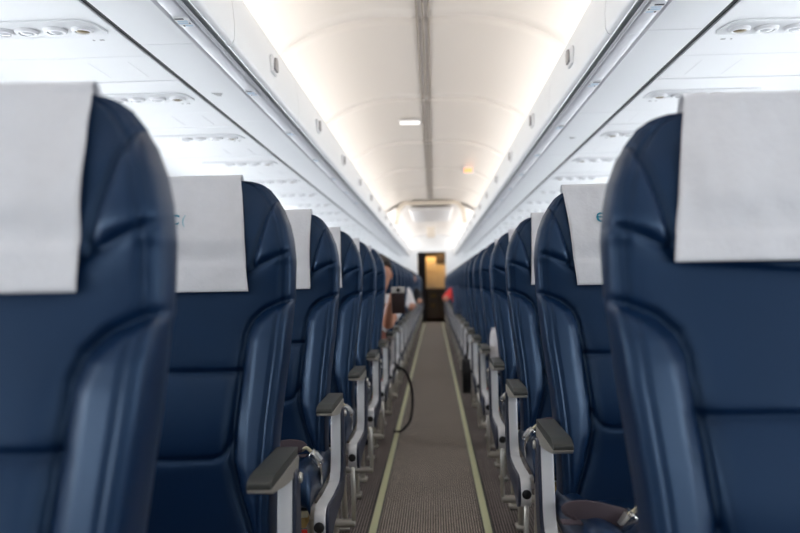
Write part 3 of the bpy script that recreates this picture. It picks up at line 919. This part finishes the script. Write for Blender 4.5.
for sgn in (-1, 1):
    g_ = {}
    for i in range(nx + 1):
        for j in range(nz + 1):
            u, v = -1 + 2 * i / nx, -1 + 2 * j / nz
            th = 0.045 * (max(0, (1 - u ** 4)) * max(0, (1 - v ** 4))) ** 0.5
            g_[i, j] = bm.verts.new((0.30 + 0.17 * (u + 1) - 0.012 * u * (v * v), 4.165 + sgn * th + 0.12 * (v + 1) * 0.115, 0.60 + 0.115 * v * (1 - 0.06 * u * u)))
    for i in range(nx):
        for j in range(nz): bm.faces.new((g_[i, j], g_[i + 1, j], g_[i + 1, j + 1], g_[i, j + 1]))
bmesh.ops.remove_doubles(bm, verts=bm.verts, dist=0.0005)
tag(obj('pillow', bm, M['cloth_white'], smooth=True), 'white pillow propped behind the armrest of the fifth right seat', 'pillow')

# ------------------------------------------------------------------ passengers
def skin_mesh(name, verts, edges, radii, sub=2):
    """grow a smooth body from a joint graph; vertex 0 is the root"""
    me = bpy.data.meshes.new(name); me.from_pydata(verts, edges, [])
    o = bpy.data.objects.new(name, me); COL.objects.link(o)
    o.modifiers.new('skin', 'SKIN')
    sv = me.skin_vertices[0].data if me.skin_vertices else None
    if sv is None:
        bpy.context.view_layer.objects.active = o
        bpy.ops.mesh.customdata_skin_add(); sv = me.skin_vertices[0].data
    for i, r_ in enumerate(radii):
        rr = r_ if isinstance(r_, tuple) else (r_, r_)
        sv[i].radius = rr
        sv[i].use_root = (i == 0)
    sd = o.modifiers.new('sub', 'SUBSURF'); sd.levels = sub
    bpy.context.view_layer.update()
    out = bpy.data.meshes.new_from_object(o.evaluated_get(bpy.context.evaluated_depsgraph_get()))
    bpy.data.objects.remove(o)
    out.name = name
    return out

def hand_graph(V, E, R, wrist_i, wrist, d, side, sc=1.0):
    """palm and five fingers starting at vertex wrist_i, pointing along d, palm normal 'side'"""
    d = Vector(d).normalized(); nrm = Vector(side).normalized(); w = d.cross(nrm).normalized()
    P = Vector(wrist)
    palm = P + d * 0.045 * sc
    V.append(tuple(palm)); R.append((0.026 * sc, 0.014 * sc)); pi = len(V) - 1; E.append((wrist_i, pi))
    for q, L in zip((-1.5, -0.5, 0.5, 1.5), (0.052, 0.062, 0.066, 0.058)):
        last = pi
        base = palm + w * 0.013 * q * sc + d * 0.03 * sc
        pts = [base, base + d * L * 0.45 * sc + nrm * 0.008 * sc, base + d * L * 0.7 * sc + nrm * 0.028 * sc, base + d * L * 0.66 * sc + nrm * 0.045 * sc]
        for p_, r_ in zip(pts, (0.0095, 0.009, 0.0085, 0.007)):
            V.append(tuple(p_)); R.append(r_ * sc); E.append((last, len(V) - 1)); last = len(V) - 1
    base = P + d * 0.02 * sc
    last = wrist_i
    for p_, r_ in ((base + w * 0.026 * sc, 0.012), (base + w * 0.045 * sc + d * 0.022 * sc + nrm * 0.012 * sc, 0.0105), (base + w * 0.046 * sc + d * 0.045 * sc + nrm * 0.028 * sc, 0.008)):
        V.append(tuple(p_)); R.append(r_ * sc); E.append((last, len(V) - 1)); last = len(V) - 1

def seated_person(cx, cy, s, shirt, trousers, hair, label, lean=0.0, drop=0.0, arm=None, sleeve='long'):
    """person sitting in the seat centred at (cx, cy), facing the camera; a = aisle direction"""
    a = -s
    hz = 0.565
    px = cx + a * lean * 0.3
    chest = Vector((cx + a * lean * 0.75, cy - 0.19, 0.86 - drop))
    neck = Vector((cx + a * lean, cy - 0.19, 1.00 - drop))
    head = Vector((cx + a * lean * 1.12, cy - 0.205, 1.13 - drop))
    sh_a = chest + Vector((a * 0.155, 0.0, 0.075)); sh_b = chest + Vector((-a * 0.155, 0.0, 0.085))
    hip_a = Vector((px + a * 0.09, cy - 0.22, hz)); hip_b = Vector((px - a * 0.09, cy - 0.22, hz))
    kn_a = Vector((cx + a * 0.11, cy - 0.62, hz + 0.02)); kn_b = Vector((cx - a * 0.11, cy - 0.62, hz + 0.02))
    an_a = Vector((cx + a * 0.10, cy - 0.60, 0.10)); an_b = Vector((cx - a * 0.10, cy - 0.60, 0.10))
    to_a = an_a + Vector((0, -0.15, -0.06)); to_b = an_b + Vector((0, -0.15, -0.06))
    if arm: el_a, wr_a, hd, hn = [Vector(v) for v in arm]
    else:
        el_a = sh_a + Vector((a * 0.03, -0.10, -0.25)); wr_a = Vector((px + a * 0.06, cy - 0.42, hz + 0.12)); hd = Vector((-a * 0.3, -1, -0.1)); hn = Vector((0, 0, -1))
    el_b = sh_b + Vector((-a * 0.03, -0.10, -0.25)); wr_b = Vector((px - a * 0.06, cy - 0.42, hz + 0.12))
    root = empty('person', (cx, cy, 0))
    V = [tuple((hip_a + hip_b) / 2)]; R = [(0.12, 0.10)]; E = []
    def add(p, rr, par): V.append(tuple(p)); R.append(rr); E.append((par, len(V) - 1)); return len(V) - 1
    waist = add((Vector(V[0]) + chest) / 2, (0.115, 0.09), 0)
    ch = add(chest, (0.13, 0.095), waist)
    nb = add(neck - Vector((0, 0, 0.02)), 0.052, ch)
    h0 = add(head - Vector((0, 0.01, 0.055)), (0.058, 0.066), nb)
    h1 = add(head, (0.074, 0.09), h0)
    h2 = add(head + Vector((0, 0.005, 0.065)), (0.066, 0.078), h1)
    wrists = []
    for sh, el, wr in ((sh_a, el_a, wr_a), (sh_b, el_b, wr_b)):
        i = add(sh, 0.058, ch); i = add((sh + el) / 2, 0.047, i); i = add(el, 0.038, i); i = add((el + wr) / 2, 0.034, i); i = add(wr, 0.024, i); wrists.append(i)
    for hp, kn, an, to in ((hip_a, kn_a, an_a, to_a), (hip_b, kn_b, an_b, to_b)):
        i = add(hp, 0.09, 0); i = add((hp + kn) / 2, 0.078, i); i = add(kn, 0.058, i); i = add((kn + an) / 2, 0.05, i); i = add(an, 0.036, i); i = add(to, 0.03, i)
    hand_graph(V, E, R, wrists[0], wr_a, hd, hn)
    hand_graph(V, E, R, wrists[1], wr_b, Vector((a * 0.3, -1, -0.1)), Vector((0, 0, -1)))
    V = [(x - cx, y - cy, z) for x, y, z in V]
    body = link_mesh('body', skin_mesh('body', V, E, R), M['skin'], root)
    def layer(name, chain_list, rad, m):
        VV = []; EE = []; RR = []
        for chain in chain_list:
            par = None
            for p_, r_ in chain:
                key = tuple(round(c, 4) for c in p_)
                if key in [tuple(round(c, 4) for c in v) for v in VV]:
                    i = [tuple(round(c, 4) for c in v) for v in VV].index(key)
                else:
                    VV.append(tuple(p_)); RR.append(r_); i = len(VV) - 1
                if par is not None: EE.append((par, i))
                par = i
        VV = [(x - cx, y - cy, z) for x, y, z in VV]
        return link_mesh(name, skin_mesh(name, VV, EE, RR), m, root)
    P0 = (hip_a + hip_b) / 2
    end = 0.93 if sleeve == 'long' else 0.0
    arms = []
    for sh, el, wr in ((sh_a, el_a, wr_a), (sh_b, el_b, wr_b)):
        ch_ = [(chest, (0.145, 0.11)), (sh, 0.07), ((sh + el) / 2, 0.058)]
        ch_.append((el if sleeve == 'long' else (sh + el * 2) / 3, 0.052))
        if sleeve == 'long': ch_.append((el + (wr - el) * 0.9, 0.038))
        arms.append(ch_)
    layer('shirt', [[(P0 + Vector((0, 0, 0.03)), (0.135, 0.115)), ((P0 + chest) / 2, (0.132, 0.105)), (chest, (0.145, 0.11)), (neck - Vector((0, 0, 0.05)), 0.062)]] + arms, None, shirt)
    layer('trousers', [[(P0, (0.135, 0.11)), (hip_a, 0.10), ((hip_a + kn_a) / 2, 0.088), (kn_a, 0.07), (an_a + Vector((0, 0, 0.03)), 0.05)], [(P0, (0.135, 0.11)), (hip_b, 0.10), ((hip_b + kn_b) / 2, 0.088), (kn_b, 0.07), (an_b + Vector((0, 0, 0.03)), 0.05)]], None, trousers)
    # hair cap, eyes, nose, ears, shoes
    bm = bmesh.new(); bmesh.ops.create_icosphere(bm, subdivisions=3, radius=1.0)
    for v in list(bm.verts):
        x, y, z = v.co
        if y < -0.30 and z < 0.42: v.co.y = -0.30 + (v.co.y + 0.30) * 0.05
        v.co = Vector((v.co.x * 0.084, v.co.y * 0.100 + 0.012, v.co.z * 0.100 + 0.030))
        v.co += head - Vector((cx, cy, 0)) + Vector((0, 0.012, 0))
    obj('hair', bm, hair, root, smooth=True)
    for ex_ in (-1, 1):
        bm = bmesh.new(); bmesh.ops.create_icosphere(bm, subdivisions=2, radius=0.011)
        bmesh.ops.translate(bm, verts=bm.verts, vec=head - Vector((cx, cy, 0)) + Vector((ex_ * 0.030, -0.080, 0.0)))
        obj('eye', bm, M['hair'], root, smooth=True)
        bm = bmesh.new(); bmesh.ops.create_icosphere(bm, subdivisions=2, radius=0.02)
        for v in bm.verts: v.co = Vector((v.co.x * 0.4, v.co.y * 0.7, v.co.z * 1.3)) + head - Vector((cx, cy, 0)) + Vector((ex_ * 0.078, 0.0, -0.01))
        obj('ear', bm, M['skin'], root, smooth=True)
    bm = bmesh.new(); bmesh.ops.create_icosphere(bm, subdivisions=2, radius=0.014)
    for v in bm.verts: v.co = Vector((v.co.x * 0.8, v.co.y * 1.2, v.co.z * 1.6)) + head - Vector((cx, cy, 0)) + Vector((0, -0.092, -0.022))
    obj('nose', bm, M['skin'], root, smooth=True)
    bm = bmesh.new(); bmesh.ops.create_icosphere(bm, subdivisions=2, radius=0.02)
    for v in bm.verts: v.co = Vector((v.co.x * 1.1, v.co.y * 0.35, v.co.z * 0.3)) + head - Vector((cx, cy, 0)) + Vector((0, -0.078, -0.058))
    obj('mouth', bm, M['cloth_rust'], root, smooth=True)
    for an in (an_a, an_b):
        bm = bmesh.new(); add_box(bm, (an.x - cx - 0.045, an.y - cy - 0.20, 0.004), (an.x - cx + 0.045, an.y - cy + 0.06, 0.085), 0.03, 4)
        obj('shoe', bm, M['black'], root, smooth=True)
    tag(root, label, 'person', 'passengers')
    return root

def row_pos(s, k): return seat_of[(s, k)].location.x, seat_of[(s, k)].location.y
cx, cy = row_pos(-1, 6)
seated_person(cx, cy, -1, M['cloth_white'], M['cloth_rust'], M['hair'], 'dark haired person in a pale shirt leaning out of a left seat with a phone', lean=0.14, drop=0.13,
              arm=((-0.265, 5.22, 0.675), (-0.242, 5.10, 0.80), (0.25, -0.1, 0.9), (0.6, -0.35, -0.1)), sleeve='short')
bm = bmesh.new(); add_box(bm, (-0.228, 5.035, 0.755), (-0.148, 5.047, 0.915), 0.005, 3)
ph = obj('phone', bm, M['brown_dark'], smooth=True)
bm = bmesh.new(); add_box(bm, (-0.2295, 5.030, 0.878), (-0.1465, 5.0365, 0.9165), 0.003, 2); cb = obj('camera_band', bm, M['silver'], ph)
bm = bmesh.new(); add_lathe(bm, [(0.013, 0.0), (0.013, -0.004), (0.009, -0.005), (0.003, -0.004)], (-0.186, 5.030, 0.897), axis='y', seg=18); obj('lens', bm, M['black'], cb, smooth=True)
tag(ph, 'dark brown phone with silver top band held up in the aisle by a passenger', 'phone')
cx, cy = row_pos(-1, 11)
seated_person(cx, cy, -1, M['cloth_white'], M['cloth_rust'], M['hair_b'], 'person with brown hair in the far left seats, white sleeve resting on the armrest', lean=0.08, drop=0.10,
              arm=((-0.225, 9.22, 0.69), (-0.215, 9.02, 0.71), (0, -1, -0.1), (0, 0, -1)))
cx, cy = row_pos(-1, 15)
seated_person(cx, cy, -1, M['cloth_dark'], M['cloth_dark'], M['hair'], 'person in black clothes leaning out of the left seats near the far end', lean=0.14, drop=0.12,
              arm=((-0.18, cy - 0.36, 0.69), (-0.19, cy - 0.55, 0.70), (0, -1, -0.1), (0, 0, -1)))
cx, cy = row_pos(1, 10)
seated_person(cx, cy, 1, M['cloth_jeans'], M['cloth_dark'], M['hair_b'], 'person with brown hair whose head shows over the right seat edges', lean=0.06, drop=0.07)
cx, cy = row_pos(1, 14)
seated_person(cx, cy, 1, M['cloth_red'], M['cloth_white'], M['hair_b'], 'person in a red top leaning into the aisle from the far right seats', lean=0.10, drop=0.12,
              arm=((0.19, cy - 0.36, 0.72), (0.18, cy - 0.58, 0.74), (0, -1, -0.1), (0, 0, -1)))
